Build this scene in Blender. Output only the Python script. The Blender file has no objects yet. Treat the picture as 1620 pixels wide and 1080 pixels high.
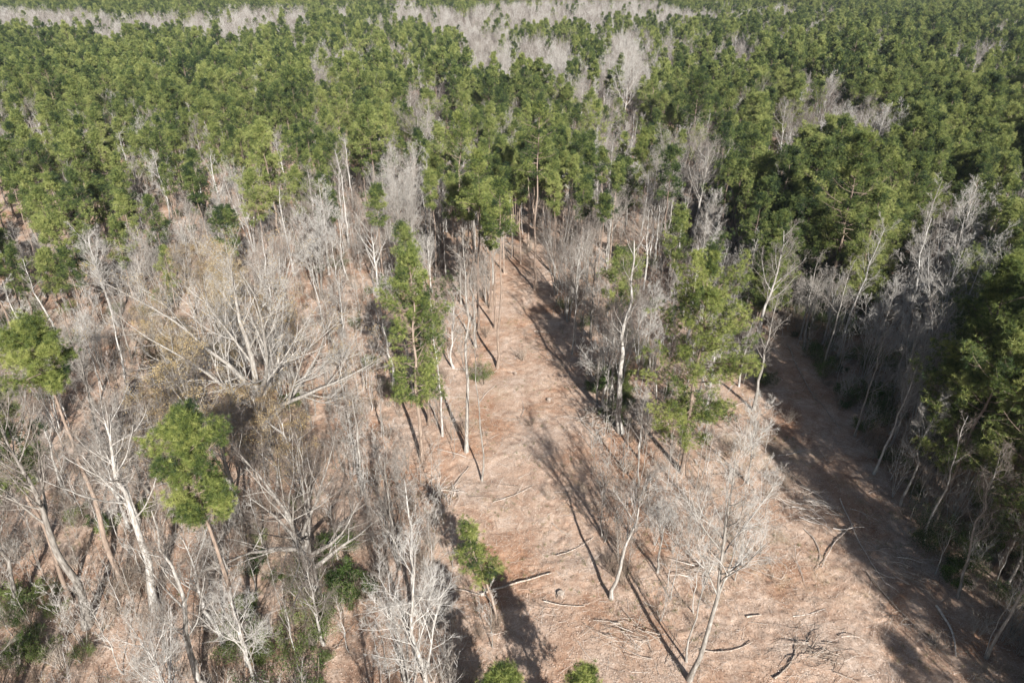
import bpy, math
import numpy as np
from math import radians as rad, sin, cos, tan, pi

# ------------------------------------------------------------------ camera, world, sun
SC = bpy.context.scene
PITCH = rad(29.0); H = 55.0; FPX = 1080.0
cam_d = bpy.data.cameras.new('camera'); cam = bpy.data.objects.new('camera', cam_d)
SC.collection.objects.link(cam); SC.camera = cam
cam_d.sensor_width = 36; cam_d.lens = 24; cam_d.clip_start = 0.5; cam_d.clip_end = 20000
cam.location = (0, 0, H); cam.rotation_euler = (pi/2 - PITCH, 0, 0)
SUN_EL = rad(31.0); SUN_AZ = rad(180 - 18.5)      # azimuth clockwise from +Y: behind the camera, to its right
sdir = (sin(SUN_AZ)*cos(SUN_EL), cos(SUN_AZ)*cos(SUN_EL), sin(SUN_EL))
W = bpy.data.worlds.new('World'); SC.world = W; W.use_nodes = True
nt = W.node_tree; bg = nt.nodes['Background']
sky = nt.nodes.new('ShaderNodeTexSky'); sky.sky_type = 'NISHITA'; sky.sun_disc = False
sky.sun_elevation = SUN_EL; sky.sun_rotation = SUN_AZ
nt.links.new(sky.outputs[0], bg.inputs[0]); bg.inputs[1].default_value = 0.05
sl = bpy.data.lights.new('sun', 'SUN'); sl.energy = 5.0; sl.angle = rad(0.5); sl.color = (1.0, 0.98, 0.955)
so = bpy.data.objects.new('sun', sl); SC.collection.objects.link(so)
from mathutils import Vector
so.rotation_euler = Vector(sdir).to_track_quat('Z', 'Y').to_euler(); so.location = (60, -60, 120)
SC.view_settings.view_transform = 'Standard'; SC.view_settings.look = 'None'
SC.view_settings.exposure = 0.9; SC.view_settings.gamma = 1
SC.cycles.max_bounces = 5; SC.cycles.diffuse_bounces = 1; SC.cycles.glossy_bounces = 1
SC.cycles.transmission_bounces = 2; SC.cycles.transparent_max_bounces = 4

# ------------------------------------------------------------------ numeric helpers
def vnoise(x, y, seed=0):
    x = np.asarray(x, float); y = np.asarray(y, float)
    xi = np.floor(x).astype(np.int64); yi = np.floor(y).astype(np.int64)
    fx = x - xi; fy = y - yi; fx = fx*fx*(3-2*fx); fy = fy*fy*(3-2*fy)
    def hsh(a, b):
        n = (a*374761393 + b*668265263 + seed*974634777) & 0xffffffff
        n = ((n ^ (n >> 13))*1274126177) & 0xffffffff
        return ((n ^ (n >> 16)) & 0xffff)/65535.0
    return (hsh(xi, yi)*(1-fx)*(1-fy) + hsh(xi+1, yi)*fx*(1-fy) + hsh(xi, yi+1)*(1-fx)*fy + hsh(xi+1, yi+1)*fx*fy)*2-1
def ground_z(x, y):
    x = np.asarray(x, float); y = np.asarray(y, float); r = np.hypot(x, y)
    far = np.clip((r-160)/300, 0, 1)
    z = 0.35*vnoise(x/22, y/22, 1) + 0.12*vnoise(x/5, y/5, 2) + far*(3.0*vnoise(x/170, y/170, 3) + 1.2*vnoise(x/60, y/60, 4))
    return z
def project(x, y, z):
    zc = y*cos(PITCH) - (z-H)*sin(PITCH); yc = y*sin(PITCH) + (z-H)*cos(PITCH)
    zc = np.where(zc > 0.5, zc, 0.5)
    return 810 + FPX*x/zc, 540 - FPX*yc/zc
def G(px, py):                               # the ground point seen at a picture position
    a = (px-810)/FPX; b = (540-py)/FPX
    d = (a, cos(PITCH)+b*sin(PITCH), -sin(PITCH)+b*cos(PITCH)); t = H/-d[2]
    for _ in range(3):
        x, y = a*t, d[1]*t; t = (H-float(ground_z(x, y)))/-d[2]
    return a*t, d[1]*t
def height_at(x, y, py):                     # height of a vertical thing at x, y whose top is seen at row py
    b = (540-py)/FPX; return H + y*(-sin(PITCH)+b*cos(PITCH))/(cos(PITCH)+b*sin(PITCH)) - float(ground_z(x, y))
def inpoly(px, py, poly):
    px = np.asarray(px, float); py = np.asarray(py, float); c = np.zeros(px.shape, bool); n = len(poly)
    for i in range(n):
        x0, y0 = poly[i]; x1, y1 = poly[(i+1) % n]
        if y0 == y1: continue
        k = ((y0 > py) != (y1 > py)) & (px < (x1-x0)*(py-y0)/(y1-y0)+x0); c ^= k
    return c
def norm(v): return v/np.maximum(np.linalg.norm(v, axis=-1, keepdims=True), 1e-9)

class MB:
    def __init__(s): s.v = []; s.f = []; s.t = []; s.n = 0
    def tubes(s, P, R, S, tint=0.5):
        N, K, _ = P.shape
        if N == 0: return
        T = np.gradient(P, axis=1); T = norm(T)
        ref = np.where(np.abs(T[:, :1, 2:3]) < 0.9, np.array([[[0, 0, 1.]]]), np.array([[[1., 0, 0]]])); ref = np.broadcast_to(ref, T.shape)
        A = norm(np.cross(T, ref)); B = np.cross(T, A)
        an = np.arange(S)*2*pi/S
        V = P[:, :, None, :] + R[:, :, None, None]*(A[:, :, None, :]*np.cos(an)[None, None, :, None] + B[:, :, None, :]*np.sin(an)[None, None, :, None])
        base = s.n + (np.arange(N)*K*S)[:, None, None]
        k = np.arange(K-1)[None, :, None]*S; j = np.arange(S)[None, None, :]; j2 = (j+1) % S
        F = np.stack([base+k+j, base+k+j2, base+k+S+j2, base+k+S+j], -1).reshape(-1, 4)
        s.v.append(V.reshape(-1, 3)); s.f.append(F); s.n += N*K*S
        tt = np.broadcast_to(np.asarray(tint, float).reshape(-1, 1), (N, K*S)) if np.ndim(tint) else np.full((N, K*S), tint)
        s.t.append(tt.reshape(-1))
    def tris(s, V, tint):                     # V (N,3,3), tint (N,)
        N = len(V); s.v.append(V.reshape(-1, 3)); s.f.append((s.n+np.arange(N*3)).reshape(-1, 3)); s.n += N*3
        s.t.append(np.repeat(tint, 3))
    def quads(s, V, tint):
        N = len(V); s.v.append(V.reshape(-1, 3)); s.f.append((s.n+np.arange(N*4)).reshape(-1, 4)); s.n += N*4
        s.t.append(np.repeat(tint, 4))
    def mesh(s, name, mat, smooth=True):
        V = np.concatenate(s.v); me = bpy.data.meshes.new(name)
        me.vertices.add(len(V)); me.vertices.foreach_set('co', V.astype(np.float32).ravel())
        loops = np.concatenate([f.ravel() for f in s.f]); sizes = np.concatenate([np.full(len(f), f.shape[1]) for f in s.f])
        me.loops.add(len(loops)); me.loops.foreach_set('vertex_index', loops.astype(np.int32))
        me.polygons.add(len(sizes)); st = np.concatenate([[0], np.cumsum(sizes)[:-1]])
        me.polygons.foreach_set('loop_start', st.astype(np.int32))
        me.polygons.foreach_set('use_smooth', np.full(len(sizes), smooth))
        me.update(calc_edges=True)
        a = me.attributes.new('tint', 'FLOAT', 'POINT'); a.data.foreach_set('value', np.concatenate(s.t).astype(np.float32))
        me.materials.append(mat); return me

# ------------------------------------------------------------------ materials
def new_mat(name):
    m = bpy.data.materials.new(name); m.use_nodes = True; t = m.node_tree; b = t.nodes['Principled BSDF']
    return m, t, b, t.nodes.new, t.links.new
def ramp(t, stops):
    r = t.nodes.new('ShaderNodeValToRGB'); e = r.color_ramp.elements
    while len(e) < len(stops): e.new(0.5)
    for q, (p, c) in zip(e, stops): q.position = p; q.color = (*c, 1)
    return r
def mathn(t, op, a, b=None, v=None, clamp=False):
    n = t.nodes.new('ShaderNodeMath'); n.operation = op; n.use_clamp = clamp; t.links.new(a, n.inputs[0])
    if b is not None: t.links.new(b, n.inputs[1])
    elif v is not None: n.inputs[1].default_value = v
    return n.outputs[0]
def leaf_mat(name, stops, rnd=0.45, rough=0.55, trans=0.25, spec=0.3):
    m, t, b, N, L = new_mat(name)
    at = N('ShaderNodeAttribute'); at.attribute_name = 'tint'; oi = N('ShaderNodeObjectInfo')
    r = mathn(t, 'MULTIPLY_ADD', oi.outputs['Random'], v=rnd); t.nodes[-1].inputs[2].default_value = -rnd/2
    f = mathn(t, 'ADD', at.outputs['Fac'], r, clamp=True); rp = ramp(t, stops); L(f, rp.inputs[0])
    L(rp.outputs[0], b.inputs['Base Color']); b.inputs['Roughness'].default_value = rough; b.inputs['Specular IOR Level'].default_value = spec
    tr = N('ShaderNodeBsdfTranslucent'); L(rp.outputs[0], tr.inputs[0]); mx = N('ShaderNodeMixShader'); mx.inputs[0].default_value = trans
    L(b.outputs[0], mx.inputs[1]); L(tr.outputs[0], mx.inputs[2]); L(mx.outputs[0], t.nodes['Material Output'].inputs[0]); return m
def bark_mat(name, stops, scale=(3, 3, 0.6), rnd=0.5, wt=0.5):
    m, t, b, N, L = new_mat(name)
    tc = N('ShaderNodeTexCoord'); mp = N('ShaderNodeMapping'); mp.inputs['Scale'].default_value = scale; L(tc.outputs['Object'], mp.inputs[0])
    ns = N('ShaderNodeTexNoise'); ns.inputs['Scale'].default_value = 2.2; ns.inputs['Detail'].default_value = 5; L(mp.outputs[0], ns.inputs[0])
    at = N('ShaderNodeAttribute'); at.attribute_name = 'tint'; oi = N('ShaderNodeObjectInfo')
    a = mathn(t, 'MULTIPLY_ADD', ns.outputs[0], v=1.5); t.nodes[-1].inputs[2].default_value = -0.75 - rnd/2
    b2 = mathn(t, 'MULTIPLY_ADD', oi.outputs['Random'], v=rnd); L(a, t.nodes[-1].inputs[2])
    f = mathn(t, 'ADD', b2, at.outputs['Fac'], clamp=True); rp = ramp(t, stops); L(f, rp.inputs[0]); L(rp.outputs[0], b.inputs['Base Color'])
    b.inputs['Roughness'].default_value = 0.85; b.inputs['Specular IOR Level'].default_value = 0.2
    bp = N('ShaderNodeBump'); bp.inputs['Strength'].default_value = 0.5; bp.inputs['Distance'].default_value = 0.05; L(ns.outputs[0], bp.inputs['Height']); L(bp.outputs[0], b.inputs['Normal'])
    return m
M_needle = leaf_mat('pine_needles', [(0.0, (0.028, 0.050, 0.020)), (0.35, (0.086, 0.124, 0.036)), (0.65, (0.195, 0.235, 0.062)), (1.0, (0.35, 0.37, 0.12))], rnd=0.65)
M_needle_one = leaf_mat('pine_needles_single', [(0.0, (0.028, 0.050, 0.020)), (0.35, (0.090, 0.128, 0.034)), (0.65, (0.200, 0.240, 0.058)), (1.0, (0.37, 0.39, 0.12))], rnd=0.0)
M_shrub = leaf_mat('evergreen_leaves', [(0.0, (0.022, 0.045, 0.012)), (0.5, (0.060, 0.105, 0.022)), (1.0, (0.150, 0.210, 0.040))], rnd=0.6)
M_shrub_light = leaf_mat('light_green_leaves', [(0.0, (0.06, 0.09, 0.025)), (0.5, (0.14, 0.19, 0.05)), (1.0, (0.27, 0.32, 0.09))], rnd=0.6, trans=0.35)
M_dry = leaf_mat('dry_leaves', [(0.0, (0.20, 0.13, 0.07)), (0.5, (0.40, 0.29, 0.14)), (1.0, (0.55, 0.43, 0.23))])
M_barkpine = bark_mat('pine_bark', [(0, (0.10, 0.075, 0.06)), (0.5, (0.25, 0.185, 0.14)), (1, (0.42, 0.33, 0.26))])
M_barkpale = bark_mat('pale_bark', [(0, (0.13, 0.11, 0.09)), (0.5, (0.33, 0.30, 0.26)), (1, (0.66, 0.63, 0.58))])
M_twig = bark_mat('twig_bark', [(0, (0.13, 0.10, 0.08)), (0.5, (0.35, 0.31, 0.265)), (1, (0.60, 0.565, 0.51))], rnd=0.9)
M_brush = bark_mat('brush_bark', [(0, (0.14, 0.10, 0.07)), (0.5, (0.32, 0.25, 0.19)), (1, (0.55, 0.48, 0.40))], rnd=0.7)
M_log = bark_mat('log_bark', [(0, (0.14, 0.095, 0.07)), (0.5, (0.42, 0.34, 0.27)), (1, (0.72, 0.65, 0.57))], rnd=0.5)

def ground_material():
    m, t, b, N, L = new_mat('leaf_litter_soil')
    tc = N('ShaderNodeTexCoord')
    def noise(s, d=6, r=0.6, dist=0.0):
        n = N('ShaderNodeTexNoise'); n.inputs['Scale'].default_value = s; n.inputs['Detail'].default_value = d; n.inputs['Roughness'].default_value = r; n.inputs['Distortion'].default_value = dist
        L(tc.outputs['Object'], n.inputs['Vector']); return n.outputs[0]
    big = noise(0.11, 6, 0.62, 0.4); mid = noise(0.55, 5, 0.65, 0.6); fine = noise(5.0, 5, 0.75)
    w = N('ShaderNodeTexVoronoi'); w.inputs['Scale'].default_value = 2.2; w.feature = 'F1'; L(tc.outputs['Object'], w.inputs['Vector'])
    rp = ramp(t, [(0.30, (0.16, 0.095, 0.068)), (0.42, (0.35, 0.245, 0.182)), (0.53, (0.47, 0.358, 0.28)), (0.68, (0.70, 0.585, 0.49))])
    s = mathn(t, 'MULTIPLY', mid, v=0.5); s2 = mathn(t, 'MULTIPLY_ADD', fine, v=0.5); L(s, t.nodes[-1].inputs[2]); L(s2, rp.inputs[0])
    r2 = ramp(t, [(0.36, (0.80, 0.62, 0.50)), (0.50, (0.97, 0.90, 0.84)), (0.66, (1.0, 1.0, 1.0))]); L(big, r2.inputs[0])
    mx = N('ShaderNodeMix'); mx.data_type = 'RGBA'; mx.blend_type = 'MULTIPLY'; mx.inputs[0].default_value = 1
    L(rp.outputs[0], mx.inputs[6]); L(r2.outputs[0], mx.inputs[7])
    gn = mathn(t, 'MULTIPLY', noise(0.35, 5, 0.7, 0.5), noise(0.045, 2)); gr = ramp(t, [(0.30, (0, 0, 0)), (0.42, (0.38, 0.38, 0.38))]); L(gn, gr.inputs[0])
    m3 = N('ShaderNodeMix'); m3.data_type = 'RGBA'; L(gr.outputs[0], m3.inputs[0]); L(mx.outputs[2], m3.inputs[6]); m3.inputs[7].default_value = (0.27, 0.23, 0.12, 1)
    L(m3.outputs[2], b.inputs['Base Color'])
    b.inputs['Roughness'].default_value = 0.95; b.inputs['Specular IOR Level'].default_value = 0.1
    bp = N('ShaderNodeBump'); bp.inputs['Strength'].default_value = 0.9; bp.inputs['Distance'].default_value = 0.12
    L(s2, bp.inputs['Height']); L(bp.outputs[0], b.inputs['Normal']); return m
M_ground = ground_material()

# ------------------------------------------------------------------ scene graph helpers
def link(o, parent=None):
    SC.collection.objects.link(o)
    if parent is not None: o.parent = parent
    return o
def tag(o, label=None, cat=None, group=None, kind=None):
    if label: o['label'] = label
    if cat: o['category'] = cat
    if group: o['group'] = group
    if kind: o['kind'] = kind
    return o

# ------------------------------------------------------------------ ground
def make_ground():
    def axis(lo, fine0, fine1, hi, step, g):
        a = list(np.arange(fine0, fine1, step)); s = step; x = a[-1]
        while x < hi: s *= g; x += s; a.append(x)
        s = step; x = fine0; pre = []
        while x > lo: s *= g; x -= s; pre.append(x)
        return np.array(pre[::-1]+a)
    xs = axis(-6000, -52, 60, 6000, 0.22, 1.035); ys = axis(-3000, 18, 125, 9000, 0.22, 1.035)
    X, Y = np.meshgrid(xs, ys); Z = ground_z(X, Y)
    near = np.clip(1-(np.hypot(X, Y-60)-70)/60, 0, 1)
    rough = 0.35+0.65*np.clip(vnoise(X/7, Y/7, 9)+0.4, 0, 1)
    Z = Z + near*rough*(0.07*vnoise(X/1.3, Y/1.7, 5) + 0.08*vnoise(X/0.62, Y/0.7, 6) + 0.08*vnoise(X/0.3, Y/0.3, 7))
    for pts in ([(850, 1080), (835, 900), (850, 700), (835, 560), (840, 470), (850, 420)], [(1440, 1075), (1370, 880), (1290, 720), (1235, 610), (1212, 540)]):
        q = np.array([G(*p) for p in pts]); xr = np.interp(Y, q[:, 1], q[:, 0]); dd = np.abs(X-xr-0.5*vnoise(Y/6, Y*0, 12)); Z -= 0.11*np.exp(-((dd-0.95)/0.28)**2)*(Y > q[0, 1]-6)*(Y < q[-1, 1])*(0.7+0.5*vnoise(X/2, Y/2, 13))
    n, k = X.shape; V = np.stack([X, Y, Z], -1).reshape(-1, 3)
    i = np.arange(n-1)[:, None]*k + np.arange(k-1)[None, :]
    F = np.stack([i, i+1, i+k+1, i+k], -1).reshape(-1, 4)
    mb = MB(); mb.v = [V]; mb.f = [F]; mb.t = [np.zeros(len(V))]; mb.n = len(V)
    o = link(bpy.data.objects.new('ground', mb.mesh('ground', M_ground))); tag(o, kind='structure')
make_ground()

# ------------------------------------------------------------------ branching plants
def spawn(rng, P, R, L, per, t0, t1, ang, lf, rf, K, up, wob, minr, cone=True, taper=0.3, cap=0.013):
    """children of the branches P: returns points, radii, lengths"""
    N, K0, _ = P.shape; idx = np.repeat(np.arange(N), per); n = len(idx)
    t = t0 + (t1-t0)*((np.tile(np.arange(per), N) + rng.random(n))/per); q = t*(K0-1); i = np.minimum(q.astype(int), K0-2); f = (q-i)[:, None]
    p0 = P[idx, i]*(1-f)+P[idx, i+1]*f; r0 = R[idx, i]*(1-f[:, 0])+R[idx, i+1]*f[:, 0]
    T = norm(P[idx, i+1]-P[idx, i]); a = norm(np.cross(T, rng.normal(size=(n, 3)))); an = rad(1)*(ang[0]+(ang[1]-ang[0])*rng.random(n))[:, None]
    D = norm(T*np.cos(an)+a*np.sin(an))
    ln = L[idx]*lf*(1.15-0.75*t*cone)*(0.65+0.7*rng.random(n))
    C = np.empty((n, K, 3)); C[:, 0] = p0; d = D; st = (ln/(K-1))[:, None]
    for k in range(1, K):
        d = norm(d + up*np.array([0, 0, 1.]) + wob*rng.normal(size=(n, 3))); C[:, k] = C[:, k-1]+d*st
    rr = np.maximum(np.minimum(r0*rf, ln*cap), minr)
    return C, rr[:, None]*np.linspace(1, taper, K)[None, :], ln
def stem(rng, h, r, K=12, lean=(0, 0), wob=0.012, p0=(0, 0, 0), taper=0.25):
    t = np.linspace(0, 1, K); P = np.zeros((1, K, 3))
    w = np.cumsum(rng.normal(size=(K, 2))*wob*h, 0); w -= w[0]
    P[0, :, 0] = p0[0]+lean[0]*t*h+w[:, 0]; P[0, :, 1] = p0[1]+lean[1]*t*h+w[:, 1]; P[0, :, 2] = p0[2]+t*h
    R = r*(1-(1-taper)*t); R[0] *= 1.35; return P, R[None, :].copy()

def gen_bare(seed, h, R, style='vase', dens=1.0, leaves=0, fork=0.35, r0=None, lean=(0, 0), twr=0.0065, few=None):
    """leafless hardwood: trunk mesh, crown mesh (, leaf mesh)"""
    rng = np.random.default_rng(seed); tr = MB(); cr = MB(); r0 = r0 or h*0.013
    if style == 'slim':
        P, Rd = stem(rng, h*0.96, r0, lean=lean, wob=0.008, taper=0.12); tr.tubes(P, Rd, 8)
        L1 = spawn(rng, P, Rd, np.array([R*1.5]), int(16*dens), fork, 0.99, (25, 55), 0.9, 0.45, 7, 0.07, 0.10, 0.016)
        per = (6, 5, 4)
    elif style == 'spread':
        P0, R0 = stem(rng, h*fork, r0, K=5, wob=0.006, taper=0.85, lean=lean); tr.tubes(P0, R0, 10)
        n = 9; top = P0[0, -1]; az = np.arange(n)*2.4 + rng.random(n)*0.7; fr = np.linspace(0.0, 1.0, n); el = 1.2-0.85*fr+rng.normal(size=n)*0.1
        C = np.empty((n, 9, 3)); C[:, 0] = top - np.stack([np.zeros(n), np.zeros(n), fr*h*fork*0.55], -1)
        d = np.stack([np.cos(az)*np.cos(el), np.sin(az)*np.cos(el), np.sin(el)], -1)
        ln = np.minimum(R*1.05/np.cos(el), (h*(1-fork))*1.0/np.maximum(np.sin(el), 0.35)); 
        for k in range(1, 9):
            d = norm(d + np.array([0, 0, 0.025])+0.11*rng.normal(size=(n, 3))); C[:, k] = C[:, k-1]+d*(ln/8)[:, None]
        Rl = (r0*0.46*(0.6+0.5*rng.random(n)))[:, None]*np.linspace(1, 0.12, 9)[None, :]**1.2
        tr.tubes(C, Rl, 7); L1 = spawn(rng, C, Rl, ln, int(8*dens), 0.12, 1.0, (25, 60), 0.5, 0.5, 7, 0.07, 0.11, 0.025)
        per = (7, 6, 5)
    elif style == 'multi':
        n = 6; tl = []; 
        P = np.empty((n, 8, 3)); az = np.arange(n)*2*pi/n+rng.random(n); P[:, 0] = np.stack([np.cos(az)*r0, np.sin(az)*r0, np.zeros(n)], -1)
        sp = R/h*(0.35+0.5*rng.random(n)); d = norm(np.stack([np.cos(az)*sp, np.sin(az)*sp, np.ones(n)], -1))
        ln = h*(0.75+0.25*rng.random(n))
        for k in range(1, 8):
            d = norm(d+np.array([0, 0, 0.04])+0.05*rng.normal(size=(n, 3))); P[:, k] = P[:, k-1]+d*(ln/7)[:, None]
        Rd = np.full((n, 1), r0*0.42)*np.linspace(1, 0.12, 8)[None, :]; tr.tubes(P, Rd, 6)
        L1 = spawn(rng, P, Rd, ln, int(11*dens), 0.3, 1.0, (18, 45), 0.32, 0.5, 6, 0.10, 0.09, 0.016); per = (6, 5, 4)
    else:                                   # vase / rounded crown on a leader
        P, Rd = stem(rng, h*0.9, r0, lean=lean, wob=0.01, taper=0.15); tr.tubes(P, Rd, 9)
        L1 = spawn(rng, P, Rd, np.array([R*1.75]), int(17*dens), fork, 0.98, (28, 62), 0.85, 0.6, 8, 0.13, 0.09, 0.03)
        per = (8, 6, 5)
    per = few or per; tr.tubes(*L1[:2], 5, 0.5)
    L2 = spawn(rng, *L1, per[0], 0.18, 1.0, (22, 50), 0.50, 0.55, 5, 0.06, 0.11, 0.013)
    L3 = spawn(rng, *L2, per[1], 0.2, 1.0, (25, 60), 0.55, 0.6, 4, 0.05, 0.13, 0.008)
    L4 = spawn(rng, *L3, per[2], 0.15, 1.0, (25, 60), 0.65, 0.7, 3, 0.05, 0.13, twr, taper=0.5)
    cr.tubes(*L2[:2], 4, 0.5); cr.tubes(*L3[:2], 3, 0.5); cr.tubes(*L4[:2], 3, 0.48)
    lf = None
    if leaves:
        lf = MB(); T = L4[0][:, -1]; pick = rng.random(len(T)) < leaves*(0.2+0.8*(vnoise(T[:, 0]/2.5, T[:, 1]/2.5+T[:, 2], seed) > 0)); T = T[pick]; T = np.repeat(T, 3, 0)
        c = T+rng.normal(size=T.shape)*0.16; a = norm(rng.normal(size=T.shape))*0.06; b_ = norm(np.cross(a, rng.normal(size=T.shape)))*0.05
        lf.quads(np.stack([c-a, c+b_, c+a, c-b_], 1), np.clip(0.5+0.3*rng.normal(size=len(c)), 0, 1))
    return tr, cr, lf

def tufts(mb, rng, pos, D, tint, nb, ln, wd):
    n = len(pos); P = np.repeat(pos, nb, 0); d = norm(np.repeat(D, nb, 0)*0.55+rng.normal(size=(n*nb, 3))*0.62+np.array([0, 0, 0.12]))
    l = (ln*(0.7+0.6*rng.random(n*nb)))[:, None]; s = norm(np.cross(d, rng.normal(size=(n*nb, 3))))*wd*(0.7+0.6*rng.random((n*nb, 1)))
    q = P + d*l*0.12
    V = np.stack([q-s*0.5, q+s*0.5, P+d*l], 1)
    mb.tris(V, np.clip(np.repeat(tint, nb)+0.12*rng.normal(size=n*nb), 0, 1))
def gen_pine(seed, h, R, cb=0.5, hue=0.5, nbr=64, sec=8, ter=6, nb=24, ln=0.34, wd=0.028, r0=None, lean=(0, 0), droop=0.0):
    rng = np.random.default_rng(seed); tr = MB(); cr = MB(); r0 = r0 or h*0.0095
    P, Rd = stem(rng, h*0.985, r0, K=14, lean=lean, wob=0.005, taper=0.10); tr.tubes(P, Rd, 9)
    # dead stubs below the crown
    S = spawn(rng, P, Rd, np.array([R*0.5]), 12, cb*0.45, cb, (60, 95), 0.6, 0.3, 4, 0.0, 0.1, 0.012); tr.tubes(*S[:2], 3, 0.4)
    t = np.sort(rng.random(nbr)**0.9); z = cb+(0.995-cb)*t; q = z*13; i = np.minimum(q.astype(int), 12); f = (q-i)[:, None]
    p0 = P[0, i]*(1-f)+P[0, i+1]*f
    az = np.arange(nbr)*2.4+rng.normal(size=nbr)*0.35
    lob = 0.75+0.45*np.sin(az*2+seed)*np.cos(t*9+seed*1.7)
    L = R*np.clip((1.0-t)**0.42*(0.35+1.25*np.minimum(t*2.2+0.25, 1)*0.8), 0.12, 1.1)*lob*(0.7+0.45*rng.random(nbr))
    el = -0.12+1.05*t**1.3+rng.normal(size=nbr)*0.14-droop
    d = np.stack([np.cos(az)*np.cos(el), np.sin(az)*np.cos(el), np.sin(el)], -1); K = 7; C = np.empty((nbr, K, 3)); C[:, 0] = p0
    for k in range(1, K):
        d = norm(d+np.array([0, 0, 0.07])+0.07*rng.normal(size=(nbr, 3))); C[:, k] = C[:, k-1]+d*(L/(K-1))[:, None]
    Rb = np.maximum(r0*0.26*(1-0.5*t), 0.018)[:, None]*np.linspace(1, 0.35, K)[None, :]; tr.tubes(C, Rb, 4, 0.4)
    S2 = spawn(rng, C, Rb, np.maximum(L, 0.9), sec, 0.32, 1.0, (25, 65), 0.42, 0.5, 4, 0.10, 0.1, 0.012); tr.tubes(*S2[:2], 3, 0.35)
    bt = hue+0.22*rng.normal(size=nbr)
    tips = []; dirs = []; tt = []
    pt = np.repeat(bt, sec)
    for k in range(ter):
        u = 0.35+0.65*(k+rng.random(len(S2[0])))/ter; qq = u*3; ii = np.minimum(qq.astype(int), 2); ff = (qq-ii)[:, None]; ar = np.arange(len(S2[0]))
        tips.append(S2[0][ar, ii]*(1-ff)+S2[0][ar, ii+1]*ff + rng.normal(size=(len(ar), 3))*0.26); dirs.append(norm(S2[0][ar, ii+1]-S2[0][ar, ii]+np.array([0, 0, 0.25]))); tt.append(pt+0.20*rng.normal(size=len(ar)))
    tips.append(C[:, -1]); dirs.append(norm(C[:, -1]-C[:, -2])); tt.append(bt)
    tufts(cr, rng, np.concatenate(tips), np.concatenate(dirs), np.concatenate(tt), nb, ln, wd)
    return tr, cr
def gen_shrub(seed, h, R, n=9, leaf=1.0, lsz=0.07):
    rng = np.random.default_rng(seed); st = MB(); lf = MB()
    az = rng.random(n)*2*pi; sp = R/h*rng.random(n)**0.6; P = np.zeros((n, 6, 3)); P[:, 0] = np.stack([np.cos(az), np.sin(az), np.zeros(n)], -1)*0.15*R
    d = norm(np.stack([np.cos(az)*sp, np.sin(az)*sp, np.ones(n)], -1)); ln = h*(0.6+0.45*rng.random(n))
    for k in range(1, 6): d = norm(d+0.11*rng.normal(size=(n, 3))); P[:, k] = P[:, k-1]+d*(ln/5)[:, None]
    Rd = np.full((n, 1), 0.012*h**0.5+0.008)*np.linspace(1, 0.3, 6)[None, :]; st.tubes(P, Rd, 4, 0.45)
    L1 = spawn(rng, P, Rd, ln, 7, 0.2, 1.0, (25, 60), 0.38, 0.5, 4, 0.08, 0.14, 0.008); st.tubes(*L1[:2], 3, 0.5)
    L2 = spawn(rng, *L1, 5, 0.15, 1.0, (25, 60), 0.5, 0.6, 3, 0.06, 0.14, 0.007); st.tubes(*L2[:2], 3, 0.5)
    if leaf:
        T = np.concatenate([L2[0][:, -1], L2[0][:, 1]]); T = np.repeat(T[rng.random(len(T)) < leaf], 7, 0)
        c = T+rng.normal(size=T.shape)*0.16*max(h/3, 0.5)**0.5; a = norm(rng.normal(size=T.shape)*np.array([1, 1, 0.6]))*lsz; b_ = norm(np.cross(a, rng.normal(size=T.shape)))*lsz*0.6
        lf.quads(np.stack([c-a, c+b_, c+a, c-b_], 1), np.clip(0.5+0.22*rng.normal(size=len(c)), 0, 1)); return st, lf
    return st, None

def build_tree(name, kind, gen, needle=None):
    """an Empty with trunk / crown / foliage meshes, not yet linked"""
    root = bpy.data.objects.new(name, None); root.empty_display_size = 0.5; parts = []
    if kind == 'pine':
        tr, cr = gen; parts = [('trunk', tr.mesh('trunk', M_barkpine)), ('crown', cr.mesh('crown', needle or M_needle, False))]
    elif kind == 'shrub':
        st, lf = gen; parts = [('stem', st.mesh('stem', M_brush))] + ([('foliage', lf.mesh('foliage', needle or M_shrub, False))] if lf else [])
    else:
        tr, cr, lf = gen; parts = [('trunk', tr.mesh('trunk', M_barkpale)), ('crown', cr.mesh('crown', M_twig))]
        if lf: parts.append(('foliage', lf.mesh('foliage', M_dry, False)))
    root['parts'] = 0
    return root, parts
def place(proto, x, y, s, rz, label, cat, group=None, sink=0.15, name=None):
    """link a fresh thing made of the prototype's parts (mesh data shared)"""
    root, parts = proto; r = root.copy(); r.name = name or root.name; link(r)
    if 'parts' in r: del r['parts']
    r.location = (x, y, float(ground_z(x, y))-sink); r.rotation_euler = (0, 0, rz); r.scale = (s, s, s)
    for nm, me in parts: link(bpy.data.objects.new(nm, me), r)
    tag(r, label, cat, group); return r

# ------------------------------------------------------------------ trees one can name in the photograph
hero_xy = []
def hero(kind, bx, by, top, width, label, cat, seed, **kw):
    x, y = G(bx, by); h = height_at(x, y, top); sl = math.hypot(math.hypot(x, y), H-h*0.6)
    # crown radius from its width in the picture
    zc = y*cos(PITCH)+(H-h*0.7)*sin(PITCH); R = width/FPX*zc/2; h += 0.15
    if kind == 'pine': pr = build_tree('pine_tree', 'pine', gen_pine(seed, h, R, **kw), M_needle_one)
    else: pr = build_tree('bare_tree', 'bare', gen_bare(seed, h, R, style=kind, **kw))
    hero_xy.append((x, y, R, h)); place(pr, x, y, 1.0, 0, label, cat, None)
    return x, y, h
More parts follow.
